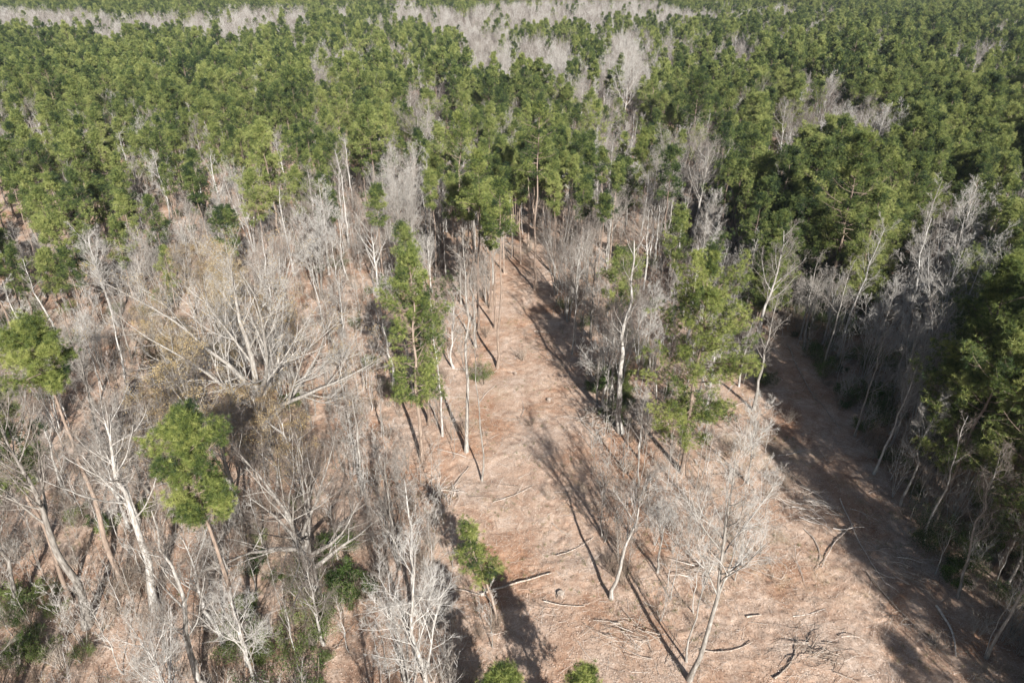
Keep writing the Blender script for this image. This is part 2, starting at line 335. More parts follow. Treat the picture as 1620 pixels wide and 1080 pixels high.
# big ones in the foreground and middle
hero('spread', 424, 712, 405, 400, 'huge pale old hardwood with heavy low limbs spreading wide, largest bare tree', 'bare tree', 11, dens=1.25, fork=0.34, r0=0.85, leaves=0.35)
hero('spread', 497, 942, 690, 265, 'wide bare hardwood with thick forked pale trunk in the shrubs, lower left', 'bare tree', 12, dens=1.3, fork=0.42, r0=0.6)
hero('vase', 245, 962, 615, 215, 'tall bare pale tree left of the dark gully, trunk leaning across it', 'bare tree', 13, dens=1.1, fork=0.5, r0=0.42)
hero('vase', 330, 1085, 770, 200, 'bare whitish tree with open branches at the bottom edge, left of the green shrubs', 'bare tree', 14, dens=0.8, fork=0.3, r0=0.30)
hero('slim', 392, 1052, 850, 90, 'slender white stemmed bare tree touching the lowest reddish pine trunk', 'bare tree', 15, dens=0.8, fork=0.5, r0=0.16)
hero('vase', 138, 990, 640, 250, 'bare tree with thick dark brown trunk, lower left corner area', 'bare tree', 16, dens=1.0, fork=0.55, r0=0.42)
hero('vase', 690, 1125, 850, 220, 'gnarled white bare tree in deep shade at the bottom edge of the clearing', 'bare tree', 17, dens=1.0, fork=0.25, r0=0.26)
hero('multi', 648, 1100, 900, 140, 'low forked white bare tree leaning at bottom left of the clearing', 'bare tree', 18, dens=0.7, r0=0.2)
hero('slim', 738, 714, 340, 85, 'tall white stemmed bare tree on the left edge of the clearing', 'bare tree', 19, dens=1.5, fork=0.5, r0=0.25)
hero('slim', 762, 760, 480, 50, 'thin white bare pole with a crooked top beside the tall white stem', 'bare tree', 20, dens=0.8, fork=0.6, r0=0.12)
hero('vase', 982, 684, 345, 110, 'tall grey bare tree with twisted pale trunk, right side of the narrow clearing', 'bare tree', 21, dens=1.0, fork=0.45, r0=0.42)
hero('vase', 967, 946, 735, 120, 'medium bare tree with leaning pale trunk in the middle of the open ground', 'bare tree', 22, dens=0.7, fork=0.45, r0=0.2, lean=(0.10, 0.05))
hero('vase', 1090, 1074, 655, 225, 'tall straight white bare tree standing in the open ground, lower right', 'bare tree', 23, dens=1.1, fork=0.42, r0=0.24)
hero('slim', 1086, 1046, 800, 60, 'thin bare white pole just left of the tall straight white tree', 'bare tree', 24, dens=0.7, fork=0.4, r0=0.10)
hero('vase', 1094, 386, 218, 105, 'fan shaped bare grey tree against dark pines, right of centre', 'bare tree', 25, dens=1.3, fork=0.42, r0=0.36)
hero('multi', 508, 474, 308, 85, 'silvery bare tree with many upright stems, left of centre', 'bare tree', 26, dens=1.6, r0=0.35)
hero('multi', 640, 455, 272, 90, 'pale bare tree with tall upright brushy stems behind the middle pines', 'bare tree', 27, dens=1.5, r0=0.3)
hero('slim', 1325, 566, 345, 75, 'white bare tree leaning right at the edge of the shaded path, its crown open', 'bare tree', 28, dens=1.2, fork=0.45, r0=0.2)
hero('slim', 1300, 590, 400, 60, 'pale thin bare tree just left of the leaning white one by the shaded path', 'bare tree', 29, dens=1.0, fork=0.5, r0=0.18)
hero('vase', 1272, 552, 440, 75, 'short bare hardwood with dark trunk at the head of the shaded path', 'bare tree', 30, dens=1.0, fork=0.45, r0=0.28)
hero('slim', 1382, 750, 560, 70, 'slender bare tree at the right edge of the shaded path', 'bare tree', 31, dens=1.2, fork=0.5, r0=0.16)
hero('multi', 1470, 600, 345, 130, 'cluster of bare white stems before the far right pines', 'bare tree', 32, dens=1.4, r0=0.3)
hero('vase', 1575, 420, 285, 90, 'bare white tree rising among pines near the right edge', 'bare tree', 33, dens=1.0, fork=0.35, r0=0.3)
hero('vase', 663, 302, 145, 75, 'tall reddish bare tree with straight trunk in the left centre forest', 'bare tree', 34, dens=1.2, fork=0.5, r0=0.33)
hero('vase', 1278, 268, 135, 75, 'largest of the white bare trees ringed by right side pines', 'bare tree', 35, dens=1.2, fork=0.3, r0=0.3)
hero('vase', 1350, 270, 158, 62, 'round bare tree between two taller white ones among right side pines', 'bare tree', 36, dens=1.3, fork=0.3, r0=0.25)
hero('multi', 1418, 280, 155, 55, 'bare white twin stemmed tree, rightmost of three ringed by pines', 'bare tree', 37, dens=1.1, r0=0.25)
hero('vase', 986, 225, 68, 85, 'tall bare beige tree with dense fan crown in the upper centre', 'bare tree', 38, dens=1.3, fork=0.4, r0=0.35)
hero('vase', 20, 1135, 975, 150, 'white crooked bare tree cut off by the bottom left corner', 'bare tree', 39, dens=0.6, fork=0.3, r0=0.24)
hero('vase', 60, 760, 600, 200, 'broad bare grey tree behind the lower left trunks', 'bare tree', 40, dens=1.2, fork=0.4, r0=0.3)
hero('vase', 1183, 765, 632, 95, 'fine twigged small bare tree right of the lone sunlit pine', 'bare tree', 41, dens=0.8, fork=0.3, r0=0.13)
hero('vase', 1040, 905, 765, 105, 'small bare tree with hazy crown between the leaning pale trunk and the tall white tree', 'bare tree', 42, dens=0.8, fork=0.3, r0=0.13)
hero('slim', 1010, 770, 610, 60, 'slender grey bare tree just left of the lone sunlit pine', 'bare tree', 43, dens=1.0, fork=0.4, r0=0.13)
hero('slim', 905, 560, 385, 55, 'crooked slim pale tree at the right edge of the narrow lane', 'bare tree', 44, dens=0.8, fork=0.5, r0=0.13)
hero('slim', 700, 690, 430, 60, 'slim grey bare tree between the full green pine and the tall white stem', 'bare tree', 45, dens=1.0, fork=0.45, r0=0.15)
hero('vase', 632, 900, 700, 130, 'thin brown bare tree in the brush left of the clearing shade', 'bare tree', 46, dens=0.8, fork=0.3, r0=0.16)
for k, (bx, by, tp, wd_, st_, lb) in enumerate([(1352, 690, 500, 70, 'slim', 'grey bare tree right of the darkest part of the shaded path'), (1425, 800, 600, 80, 'vase', 'shaded bare tree at the middle of the right path edge'),
 (1462, 862, 655, 80, 'slim', 'thin bare stem beside the long log on the path edge'), (1515, 945, 690, 110, 'vase', 'twiggy bare tree in deep shade under the lowest big pine'), (1560, 1040, 790, 110, 'vase', 'dim bare tree nearest the lower right corner'),
 (1450, 720, 520, 90, 'vase', 'grey bare tree rising left of the tall dense dark pine'), (1520, 800, 620, 80, 'multi', 'bare multi stemmed tree in shade below the dark right edge pine'), (1590, 930, 700, 100, 'vase', 'bare tree at the right edge below the wide green pine'),
 (1410, 640, 430, 85, 'vase', 'bare hardwood with hazy grey crown right of the leaning white tree')]):
    hero(st_, bx, by, tp, wd_, lb, 'bare tree', 300+k, dens=0.9, fork=0.4, r0=0.15)
# pines
hero('pine', 1080, 748, 396, 200, 'large sunlit green pine standing alone in the open ground right of centre', 'pine tree', 51, hue=0.66, cb=0.18, nbr=88, sec=10, ter=8, nb=30, wd=0.024, r0=0.34)
hero('pine', 668, 727, 398, 150, 'full green pine on the left side of the clearing with a black trunk shadow', 'pine tree', 52, hue=0.55, cb=0.30, nbr=64, sec=9, ter=6, r0=0.28)
hero('pine', 679, 672, 470, 80, 'shorter pale trunked pine right behind the full green one, left of the clearing', 'pine tree', 53, hue=0.45, cb=0.35, nbr=40, r0=0.25)
hero('pine', 388, 1046, 660, 138, 'bright green pine with bare pinkish trunk above the lower left hardwoods', 'pine tree', 54, hue=0.50, cb=0.66, nbr=58, sec=10, ter=8, nb=30, wd=0.024, r0=0.26)
hero('pine', 195, 930, 514, 118, 'bright green pine crown at the left edge above bare trees', 'pine tree', 55, hue=0.55, cb=0.82, nbr=40, sec=10, ter=8, nb=30, wd=0.024, r0=0.3)
hero('pine', 786, 978, 838, 66, 'small thin pine bending over a fallen pole in the clearing', 'pine tree', 56, hue=0.55, cb=0.45, nbr=34, sec=6, ter=4, r0=0.14, lean=(-0.24, 0.08))
hero('pine', 1476, 768, 418, 165, 'tall dense dark green pine at the right edge beside the shaded path', 'pine tree', 57, hue=0.42, cb=0.35, nbr=90, sec=11, ter=8, nb=30, wd=0.024, r0=0.36)
hero('pine', 1560, 850, 425, 190, 'wide deep green pine cut by the right edge, lowest of the big ones', 'pine tree', 58, hue=0.45, cb=0.40, nbr=84, sec=11, ter=8, nb=30, wd=0.024, r0=0.38)
hero('pine', 787, 582, 285, 75, 'tall pine with long bare trunk on the left edge of the narrow clearing', 'pine tree', 59, hue=0.50, cb=0.72, nbr=30, r0=0.25)
hero('pine', 757, 520, 240, 70, 'tall pine with slim bare trunk behind the left edge of the clearing', 'pine tree', 60, hue=0.55, cb=0.70, nbr=30, r0=0.22)
hero('pine', 846, 458, 160, 85, 'tall pine with straight trunk at the head of the clearing', 'pine tree', 61, hue=0.45, cb=0.62, nbr=36, r0=0.25)
hero('pine', 735, 420, 180, 85, 'yellow green pine with tall full crown left of the clearing head', 'pine tree', 62, hue=0.62, cb=0.45, nbr=50, sec=8, r0=0.25)
hero('pine', 1058, 470, 328, 56, 'small bright pine between grey trees right of the clearing', 'pine tree', 63, hue=0.60, cb=0.35, nbr=40, r0=0.18)
hero('pine', 1310, 478, 215, 135, 'big rounded green pine above the dark shade, right of centre', 'pine tree', 64, hue=0.50, cb=0.30, nbr=90, sec=11, ter=8, nb=30, wd=0.024, r0=0.34)
hero('pine', 1370, 440, 250, 110, 'rounded green pine just right of the big one over the dark shade', 'pine tree', 65, hue=0.55, cb=0.30, nbr=80, sec=10, ter=6, r0=0.32)
hero('pine', 1085, 290, 120, 75, 'bluish green pine with dense clumps behind the fan shaped bare tree', 'pine tree', 66, hue=0.30, cb=0.25, nbr=80, sec=10, ter=6, r0=0.3)
hero('pine', 1006, 345, 205, 42, 'narrow vine wrapped green column between pale bare trees, upper right of centre', 'pine tree', 67, hue=0.60, cb=0.10, nbr=80, sec=8, r0=0.2)
hero('pine', 1640, 820, 380, 180, 'dark green pine mostly beyond the right edge', 'pine tree', 68, hue=0.35, cb=0.35, nbr=84, sec=10, ter=6, r0=0.36)
hero('pine', 905, 1225, 1060, 95, 'green pine top peeking over the bottom edge of the clearing', 'pine tree', 69, hue=0.60, cb=0.3, nbr=44, sec=7, ter=6, r0=0.2)
hero('pine', 785, 1245, 1062, 95, 'green pine tip at the bottom edge below the white gnarled tree', 'pine tree', 70, hue=0.50, cb=0.4, nbr=60, sec=9, ter=6, r0=0.2)
# standing just outside the frame, they shade the right-hand ground
def outside(x, y, h, R, seed, label):
    pr = build_tree('pine_tree', 'pine', gen_pine(seed, h, R, cb=0.22, nbr=110, sec=9, ter=5, nb=14, r0=0.33)); place(pr, x, y, 1, 0, label, 'pine tree', 'pines beyond the lower right of the view'); hero_xy.append((x, y, R, h))
for k, (x, y, h, R) in enumerate([(x_, y_, h_, r_*1.25) for x_, y_, h_, r_ in ((47.5, 29, 26, 5.0), (50, 50, 24, 5), (49, 36, 25, 4.8), (52, 46, 25, 5), (55.5, 57, 25, 5), (53, 22, 28, 5.2), (56.5, 34, 28, 5.2), (61, 47, 27, 5), (51, 11, 28, 5), (49, 0, 27, 4.5), (66, 30, 28, 5.0), (64, 14, 28, 5), (72, 44, 29, 5.2), (60, 2, 28, 5), (70, 60, 27, 5))]):
    outside(x, y, h, R, 80+k, 'dark green pine standing just outside the lower right of the view')

protoT = [build_tree('pine_tree', 'pine', gen_pine(90+i, 22, r, cb=c, nbr=36, sec=8)) for i, (r, c) in enumerate([(2.3, 0.68), (2.0, 0.74), (2.6, 0.62)])]
for k, (bx, by, s_) in enumerate([(741, 470, 1.05), (750, 452, 0.95), (775, 488, 1.1), (783, 520, 1.05), (798, 432, 1.0), (812, 405, 1.05), (824, 418, 0.9), (835, 392, 1.0), (858, 372, 1.0), (872, 430, 0.85), (902, 405, 1.0), (916, 440, 0.95), (930, 398, 1.05), (945, 462, 0.9), (908, 356, 1.0), (880, 345, 1.0), (700, 400, 1.0), (716, 375, 1.05), (690, 430, 0.95), (965, 420, 1.0), (728, 448, 1.0), (765, 430, 0.9), (790, 400, 1.0), (845, 360, 1.0), (868, 395, 0.95), (890, 372, 0.9), (925, 350, 1.0), (948, 380, 0.95), (820, 352, 1.0), (772, 372, 1.0)]):
    x, y = G(bx, by); place(protoT[k % 3], x, y, s_, k*1.3, 'slim straight trunked pine with small high crown at the head of the narrow clearing', 'pine tree', 'slim pines at the head of the clearing'); hero_xy.append((x, y, 1.5, 20))
# ------------------------------------------------------------------ prototypes for the rest of the wood
protoP = [build_tree('pine_tree', 'pine', gen_pine(100+i, 20, r, cb=c, nbr=n, sec=8, ter=5, nb=22, wd=0.030)) for i, (r, c, n) in enumerate([(3.3, 0.50, 40), (2.8, 0.60, 34), (3.7, 0.45, 44), (3.1, 0.42, 42), (2.4, 0.66, 30), (3.5, 0.55, 38)])]
protoR = [build_tree('pine_tree', 'pine', gen_pine(120+i, 20, r, cb=c, nbr=n, sec=10, ter=6, nb=22, wd=0.030)) for i, (r, c, n) in enumerate([(4.2, 0.25, 60), (3.8, 0.32, 56), (4.6, 0.33, 64)])]
protoB = [build_tree('bare_tree', 'bare', gen_bare(140+i, 18, r, style=s, dens=d, fork=f)) for i, (r, s, d, f) in enumerate(
    [(4.2, 'vase', 1.0, 0.35), (3.6, 'vase', 0.9, 0.45), (3.0, 'slim', 1.2, 0.4), (3.4, 'multi', 1.2, 0.3), (2.4, 'slim', 1.0, 0.5), (4.8, 'vase', 1.1, 0.3), (2.0, 'slim', 0.8, 0.6)])]
protoY = [build_tree('bare_tree', 'bare', gen_bare(160+i, 18, r, style=s, dens=d, fork=f, leaves=0.75)) for i, (r, s, d, f) in enumerate([(5.0, 'vase', 1.1, 0.25), (4.0, 'multi', 1.2, 0.3)])]
protoV = [build_tree('sapling', 'bare', gen_bare(170+i, 8, r, style='slim', dens=0.8, fork=0.25, r0=0.05, few=(4, 3, 3))) for i, r in enumerate([1.1, 1.5, 0.9])]
protoV += [build_tree('sapling', 'bare', gen_bare(175, 7, 1.8, style='multi', dens=0.6, r0=0.05, few=(3, 3, 3)))]
protoS = [build_tree('evergreen_shrub', 'shrub', gen_shrub(180+i, h, r*1.25, n=n, leaf=0.7, lsz=0.06)) for i, (h, r, n) in enumerate([(3.0, 1.6, 12), (2.2, 1.4, 10), (4.5, 1.6, 11)])]
protoG = [build_tree('evergreen_shrub', 'shrub', gen_shrub(210+i, h, r, n=n, leaf=0.55, lsz=0.055), M_shrub_light) for i, (h, r, n) in enumerate([(2.6, 2.2, 10), (1.7, 1.9, 9), (3.4, 1.8, 9)])]
protoX = [build_tree('brush', 'shrub', gen_shrub(190+i, h, r, n=n, leaf=0)) for i, (h, r, n) in enumerate([(2.2, 1.5, 14), (3.2, 1.3, 12), (1.3, 1.3, 12)])]
protoF = [build_tree('pine_tree', 'pine', gen_pine(200+i, 20, r, cb=c, nbr=38, sec=6, ter=4, nb=13, ln=0.5, wd=0.085)) for i, (r, c) in enumerate([(2.7, 0.5), (3.2, 0.45), (2.4, 0.55), (3.5, 0.5)])]

ZONES = [
 "PPPPPPPPPPPPPPPPPPPPPPPPPPP",
 "PPPPPPPPPPPPmbbPbmPmPPPPPPP",
 "PPPPPPPPPPPmPPPPbPPPPbmPPPP",
 "mPPPPPPPPPmmPPpmmPmPpbbbPPP",
 "PPPPpmmPPPbmpppmmbbPPPPPPPP",
 "PPPpmmPbbpbbmmmbbmbdPPPPmbb",
 "PPpbyybbbvbbb.vvbvddmmmbbmP",
 "vbbyyyyybvbb..vvbvddddbbbPP",
 "bbbyyyyybvbb..dvbvd.ddbbdPP",
 "bbbyyyyybvb...dvbvv.dddddPP",
 "bbbbyyyyvvv...vdvvv..ddddPP",
 "bbbbvvvbvv....vvvvv...ddddd",
 "bbbbvvbbbvv....vvvvv...dddb",
 "bbbvvvbbbvvv...vvvvv...dddd",
 "vvvvvvvvgvvb...vvvvv....ddd",
 "vvbvvvvggvbb.....vvv....ddd",
 "vvvvbvgvgbbbv....v.......dd",
 "vvvvvvgvgbbbv............dd"]
CLEAR = [(850, 1400), (835, 1080), (790, 1000), (752, 880), (738, 800), (712, 735), (735, 660), (770, 590), (785, 500), (800, 430), (838, 395), (868, 395), (880, 470), (930, 590), (955, 690), (1010, 790), (1020, 740), (1120, 690), (1235, 660), (1205, 560), (1195, 510), (1230, 505), (1310, 610), (1390, 740), (1470, 880), (1560, 1020), (1700, 1400)]
THIN = [(925, 600), (975, 600), (990, 700), (1020, 740), (1120, 690), (1225, 690), (1240, 800), (1230, 920), (1110, 1010), (960, 930)]
CAN_CLEAR = [(1200, 190), (1225, 180), (1262, 235), (1255, 285), (1210, 275)]
GREY = [(20, 22, 45, 9), (55, 26, 35, 9), (110, 30, 60, 10), (170, 36, 50, 10), (225, 33, 40, 9), (270, 33, 45, 9), (330, 32, 45, 10), (400, 24, 50, 11), (460, 26, 35, 12), (540, 18, 18, 9), (640, 10, 30, 10), (700, 28, 40, 13), (745, 40, 22, 14),
        (780, 25, 40, 14), (850, 18, 50, 14), (920, 14, 60, 13), (1000, 12, 55, 11), (1060, 18, 40, 7), (1110, 22, 25, 6), (770, 72, 40, 16), (840, 92, 48, 16), (880, 80, 25, 14), (1165, 78, 22, 14), (1095, 75, 14, 10), (1045, 42, 12, 12),
        (940, 50, 14, 8), (1120, 55, 12, 8), (1305, 20, 18, 7), (1170, 20, 40, 4), (1240, 14, 30, 6), (1290, 45, 16, 8), (1395, 27, 14, 4), (1400, 62, 12, 10), (600, 38, 20, 10), (480, 60, 8, 12), (380, 55, 6, 16), (985, 90, 40, 26), (1230, 40, 12, 20)]
def zone(px, py):
    i = np.clip((px//60).astype(int), 0, 26); j = np.clip((py//60).astype(int), 0, 17)
    Z = np.array([list(r) for r in ZONES]); return Z[j, i]

rng = np.random.default_rng(7)
# candidate spots on a jittered grid
def candidates(step, ymin, ymax, margin):
    ys = np.arange(ymin, ymax, step); xs = np.arange(-ymax*0.95, ymax*0.95, step)
    X, Y = np.meshgrid(xs, ys); X = X+rng.uniform(-.48, .48, X.shape)*step; Y = Y+rng.uniform(-.48, .48, X.shape)*step
    X = X.ravel(); Y = Y.ravel(); k = np.abs(X) < Y*0.80*margin+26; return X[k], Y[k]
X, Y = candidates(4.0, 14, 1150, 1.12)
far_keep = (Y < 330) | (rng.random(len(X)) < 0.8); X, Y = X[far_keep], Y[far_keep]
Zg = ground_z(X, Y); n = len(X)
bpx, bpy_ = project(X, Y, Zg); cpx, cpy = project(X, Y, Zg+15)
jx = cpx+rng.normal(size=n)*10; jy = cpy+rng.normal(size=n)*7
zn = zone(jx, jy); far = cpy < 62
zn = np.where(far, 'P', zn)
grey = np.zeros(n, bool)
for gx, gy, gw, gh in GREY:
    grey |= ((jx-gx)/(gw*1.05))**2+((cpy+0.15*(jy-cpy)-gy-8)/(gh*1.9))**2 < 1
zn = np.where(grey & (cpy < 110), 'b', zn)
u = rng.random(n)
prob = {'P': (0.60, 0.06), 'p': (0.26, 0.12), 'm': (0.22, 0.32), 'b': (0.02, 0.52), 'y': (0.0, 0.36), 'v': (0.0, 0.05), 'd': (0.07, 0.50), 'g': (0, 0.02), '.': (0, 0)}
pp = np.zeros(n); pb = np.zeros(n)
for c, (a, b_) in prob.items(): pp[zn == c] = a; pb[zn == c] = b_
near = cpy > 330
pb[near & (zn == 'b')] = 0.34; pp[near & (zn == 'd')] = 0.05
farP = cpy < 62; pb[farP & (zn == 'P')] = 0.05
left_near = (cpy > 185) & (bpx < 1000); pp = np.where(left_near & (zn == 'P'), np.where(cpy > 240, 0.27, 0.36), pp); pb = np.where(left_near & (zn == 'P'), 0.16, pb); pb = np.where((cpy > 62) & ~left_near & (zn == 'P') & (bpx < 1080), 0.07, pb)
midv = (cpy > 280) & (cpy < 640) & (bpx > 860) & (bpx < 1060); pb = np.where(midv & ((zn == 'v') | (zn == 'b')), 0.40, pb)
gap = vnoise(X/14, Y/14, 61); pp = pp*np.clip(1.0+0.9*gap, 0.25, 1.25); g2 = vnoise(X/28, Y/45, 62); gm = (g2 > 0.5) & (bpx > 500) & (cpy < 170) & (cpy > 5) & (zn == 'P'); pp = np.where(gm, 0.12, pp); pb = np.where(gm, 0.45, pb)
isP = u < pp; isB = (u >= pp) & (u < pp+pb)
bad = inpoly(bpx, bpy_, CLEAR) | inpoly(cpx, cpy, CAN_CLEAR)
for hx, hy, hr, hh in hero_xy: bad |= (X-hx)**2+(Y-hy)**2 < (1.2+0.45*hr)**2
# nothing dense on the sun side of the open ground in the left and middle
bad |= (X > 14) & (X < 46) & (Y < 44)
isP &= ~bad; isB &= ~bad
right = bpx > 1180
hP = np.where(right, 21, 19.5)+rng.normal(size=n)*2.9; hB = 17+rng.normal(size=n)*2.5
hB = np.where(near & ~right, 14.5+rng.normal(size=n)*2.5, hB); hB = np.where(right & near, 17+rng.normal(size=n)*3, hB)
hB = np.clip(np.where(cpy < 120, 18+rng.normal(size=n)*1.5, hB), 8, 24)

def region(px, py):
    if py < 130: a = 'upper'
    elif py < 330: a = 'middle'
    else: a = 'lower'
    b_ = 'left' if px < 540 else ('centre' if px < 1080 else 'right')
    return a, b_
P_LABEL = {('upper', 'left'): 'green pine in the far dense canopy at upper left', ('upper', 'centre'): 'green pine in the far canopy at upper centre', ('upper', 'right'): 'green pine in the far canopy at upper right',
 ('middle', 'left'): 'green pine in the dense stand left of the reddish gaps', ('middle', 'centre'): 'green pine in the broken stand beyond the clearing head', ('middle', 'right'): 'rounded green pine in the thick stand on the right slope',
 ('lower', 'left'): 'green pine at the near edge of the left stand', ('lower', 'centre'): 'green pine near the narrow clearing among bare trees', ('lower', 'right'): 'dark green pine in the shade right of the path'}
B_LABEL = {('upper', 'left'): 'grey leafless tree in the far band at upper left', ('upper', 'centre'): 'grey leafless tree in the far band at upper centre', ('upper', 'right'): 'grey leafless tree among far pines at upper right',
 ('middle', 'left'): 'bare pale tree between the pines of the left stand', ('middle', 'centre'): 'bare pale tree beyond the head of the clearing', ('middle', 'right'): 'bare pale tree poking up between right side pines',
 ('lower', 'left'): 'bare thin hardwood in the grey thicket left of the clearing', ('lower', 'centre'): 'bare thin hardwood along the sides of the clearing', ('lower', 'right'): 'bare thin hardwood in the dark thicket right of the path'}
Y_LABEL = 'bare hardwood still holding yellow brown leaves in the left thicket'
inview = (jx > -60) & (jx < 1680) & (cpy < 1180) & (cpy > -30)
def stuff(name, recs, protos, label, cat):
    """one scattered object: geometry nodes instance the tree shapes on the points"""
    sub = bpy.data.collections.new(name+'_kinds')
    for k, (root, parts) in enumerate(protos):
        c = bpy.data.collections.new('%s_kind_%02d' % (name, k)); sub.children.link(c)
        for nm, me in parts: c.objects.link(bpy.data.objects.new(nm, me))
    me = bpy.data.meshes.new(name); N = len(recs); A = np.array(recs, float).reshape(N, 6)
    me.vertices.add(N); me.vertices.foreach_set('co', A[:, :3].astype(np.float32).ravel())
    for nm, col in (('s', 3), ('rz', 4)):
        a = me.attributes.new(nm, 'FLOAT', 'POINT'); a.data.foreach_set('value', A[:, col].astype(np.float32))
    a = me.attributes.new('k', 'INT', 'POINT'); a.data.foreach_set('value', A[:, 5].astype(np.int32))
    o = link(bpy.data.objects.new(name, me)); tag(o, label, cat, None, 'stuff')
    g = bpy.data.node_groups.new(name, 'GeometryNodeTree'); g.interface.new_socket('Geometry', in_out='INPUT', socket_type='NodeSocketGeometry'); g.interface.new_socket('Geometry', in_out='OUTPUT', socket_type='NodeSocketGeometry')
    N_ = g.nodes.new; Lk = g.links.new; gi = N_('NodeGroupInput'); go = N_('NodeGroupOutput'); ci = N_('GeometryNodeCollectionInfo')
    ci.inputs[0].default_value = sub; ci.inputs[1].default_value = True; ci.inputs[2].default_value = False
    m2p = N_('GeometryNodeMeshToPoints'); Lk(gi.outputs[0], m2p.inputs[0]); m2p.inputs['Radius'].default_value = 0.001
    ip = N_('GeometryNodeInstanceOnPoints'); Lk(m2p.outputs[0], ip.inputs[0]); Lk(ci.outputs[0], ip.inputs[2]); ip.inputs[3].default_value = True
    def att(nm, ty):
        q = N_('GeometryNodeInputNamedAttribute'); q.data_type = ty; q.inputs[0].default_value = nm; return q.outputs[0]
    Lk(att('k', 'INT'), ip.inputs[4]); Lk(att('s', 'FLOAT'), ip.inputs['Scale'])
    cx = N_('ShaderNodeCombineXYZ'); Lk(att('rz', 'FLOAT'), cx.inputs[2]); Lk(cx.outputs[0], ip.inputs['Rotation']); Lk(ip.outputs[0], go.inputs[0])
    md = o.modifiers.new('scatter', 'NODES'); md.node_group = g; return o

iP = np.nonzero(isP)[0]; iB = np.nonzero(isB)[0]
def nearest(idx, cnt):
    score = np.hypot(np.hypot(X[idx], Y[idx]), H-15)+np.where(inview[idx], 0, 5000); o = idx[np.argsort(score)]; return o[:cnt], o[cnt:]
nP, rP = nearest(iP, 290-60); nB, rB = nearest(iB, 290-45)
for i in nP:
    a = region(cpx[i], cpy[i]); pr = protoR if right[i] else protoP
    place(pr[rng.integers(len(pr))], X[i], Y[i], hP[i]/20, rng.random()*6.28, P_LABEL[a], 'pine tree', 'pines of the %s %s wood' % a)
for i in nB:
    a = region(cpx[i], cpy[i]); yy = zn[i] == 'y' and rng.random() < 0.6; pr = protoY if yy else protoB
    place(pr[rng.integers(len(pr))], X[i], Y[i], hB[i]/18, rng.random()*6.28, Y_LABEL if yy else B_LABEL[a], 'bare tree', 'leafy yellow hardwoods of the left thicket' if yy else 'bare trees of the %s %s wood' % a)
recs = []; recs_f = []
for i in rP:
    if Y[i] > 260: recs_f.append((X[i], Y[i], Zg[i]-.2, hP[i]/20, rng.random()*6.28, rng.integers(len(protoF))))
    else: recs.append((X[i], Y[i], Zg[i]-.2, hP[i]/20, rng.random()*6.28, rng.integers(6) if not right[i] else 6+rng.integers(3)))
stuff('pine_wood', recs, protoP+protoR, 'green pine wood massed behind the nearer pines', 'pine wood')
stuff('distant_pine_wood', recs_f, protoF, 'far green pine wood filling the top of the view', 'pine wood')
stuff('bare_wood', [(X[i], Y[i], Zg[i]-.2, hB[i]/18, rng.random()*6.28, rng.integers(len(protoB))) for i in rB], protoB, 'grey leafless wood in bands between the pines', 'bare wood')

# ------------------------------------------------------------------ saplings, shrubs, brush on the ground
SX, SY = candidates(1.9, 16, 230, 1.05); SZ = ground_z(SX, SY); sx, sy = project(SX, SY, SZ+1)
sz = zone(sx+rng.normal(size=len(sx))*12, sy+rng.normal(size=len(sx))*10); inc = inpoly(sx, sy, CLEAR)
us = rng.random(len(SX)); vis = (sx > -80) & (sx < 1700) & (sy < 1200)
ps = {'v': 0.34, 'b': 0.24, 'y': 0.2, 'd': 0.5, 'p': 0.10, 'm': 0.10, 'P': 0.03, 'g': 0.05, '.': 0.10}
pv = np.zeros(len(SX)); 
for c, v in ps.items(): pv[sz == c] = v
thin = inpoly(sx, sy, THIN); pv[thin] = 0.34
isV = (us < pv) & (~inc | thin)
iV = np.nonzero(isV & vis)[0]; iV = iV[np.argsort(np.hypot(SX[iV], SY[iV]))]
S_LAB = lambda px: 'thin leafless sapling in the brush ' + ('left of the clearing' if px < 740 else ('around the open ground in the middle' if px < 1250 else 'right of the shaded path'))
for i in iV[:280]:
    place(protoV[rng.integers(4)], SX[i], SY[i], 0.7+0.6*rng.random(), rng.random()*6.28, S_LAB(sx[i]), 'sapling', 'saplings '+S_LAB(sx[i])[30:], sink=0.05)
stuff('sapling_thicket', [(SX[i], SY[i], SZ[i]-.05, 0.7+0.6*rng.random(), rng.random()*6.28, rng.integers(4)) for i in iV[280:]], protoV, 'grey haze of thin leafless saplings between the trees', 'thicket')
BX, BY = candidates(1.35, 16, 200, 1.05); BZ = ground_z(BX, BY); bx, by = project(BX, BY, BZ+.5)
bz = zone(bx+rng.normal(size=len(bx))*14, by+rng.normal(size=len(bx))*12); inc = inpoly(bx, by, CLEAR); ub = rng.random(len(BX)); clump = vnoise(BX/6, BY/6, 21)
pbx = {'v': 0.32, 'b': 0.26, 'y': 0.28, 'd': 0.5, 'p': 0.10, 'm': 0.10, 'P': 0.04, 'g': 0.2, '.': 0.05}; pbr = np.zeros(len(BX))
for c, v in pbx.items(): pbr[bz == c] = v
pbr *= (0.5+0.9*np.clip(clump+0.3, 0, 1)); pbr[inc] = 0.012; pbr[inpoly(bx, by, THIN)] = 0.17
kX = np.nonzero(ub < pbr)[0]
stuff('undergrowth', [(BX[i], BY[i], BZ[i]-.05, 0.5+0.7*rng.random(), rng.random()*6.28, rng.integers(3)) for i in kX], protoX, 'tangled leafless brush covering the forest floor', 'undergrowth')
psh = {'v': 0.010, 'b': 0.012, 'y': 0.012, 'd': 0.15, 'p': 0.02, 'm': 0.02, 'P': 0.01, 'g': 0.30, '.': 0.0}; pbr = np.zeros(len(BX))
for c, v in psh.items(): pbr[bz == c] = v
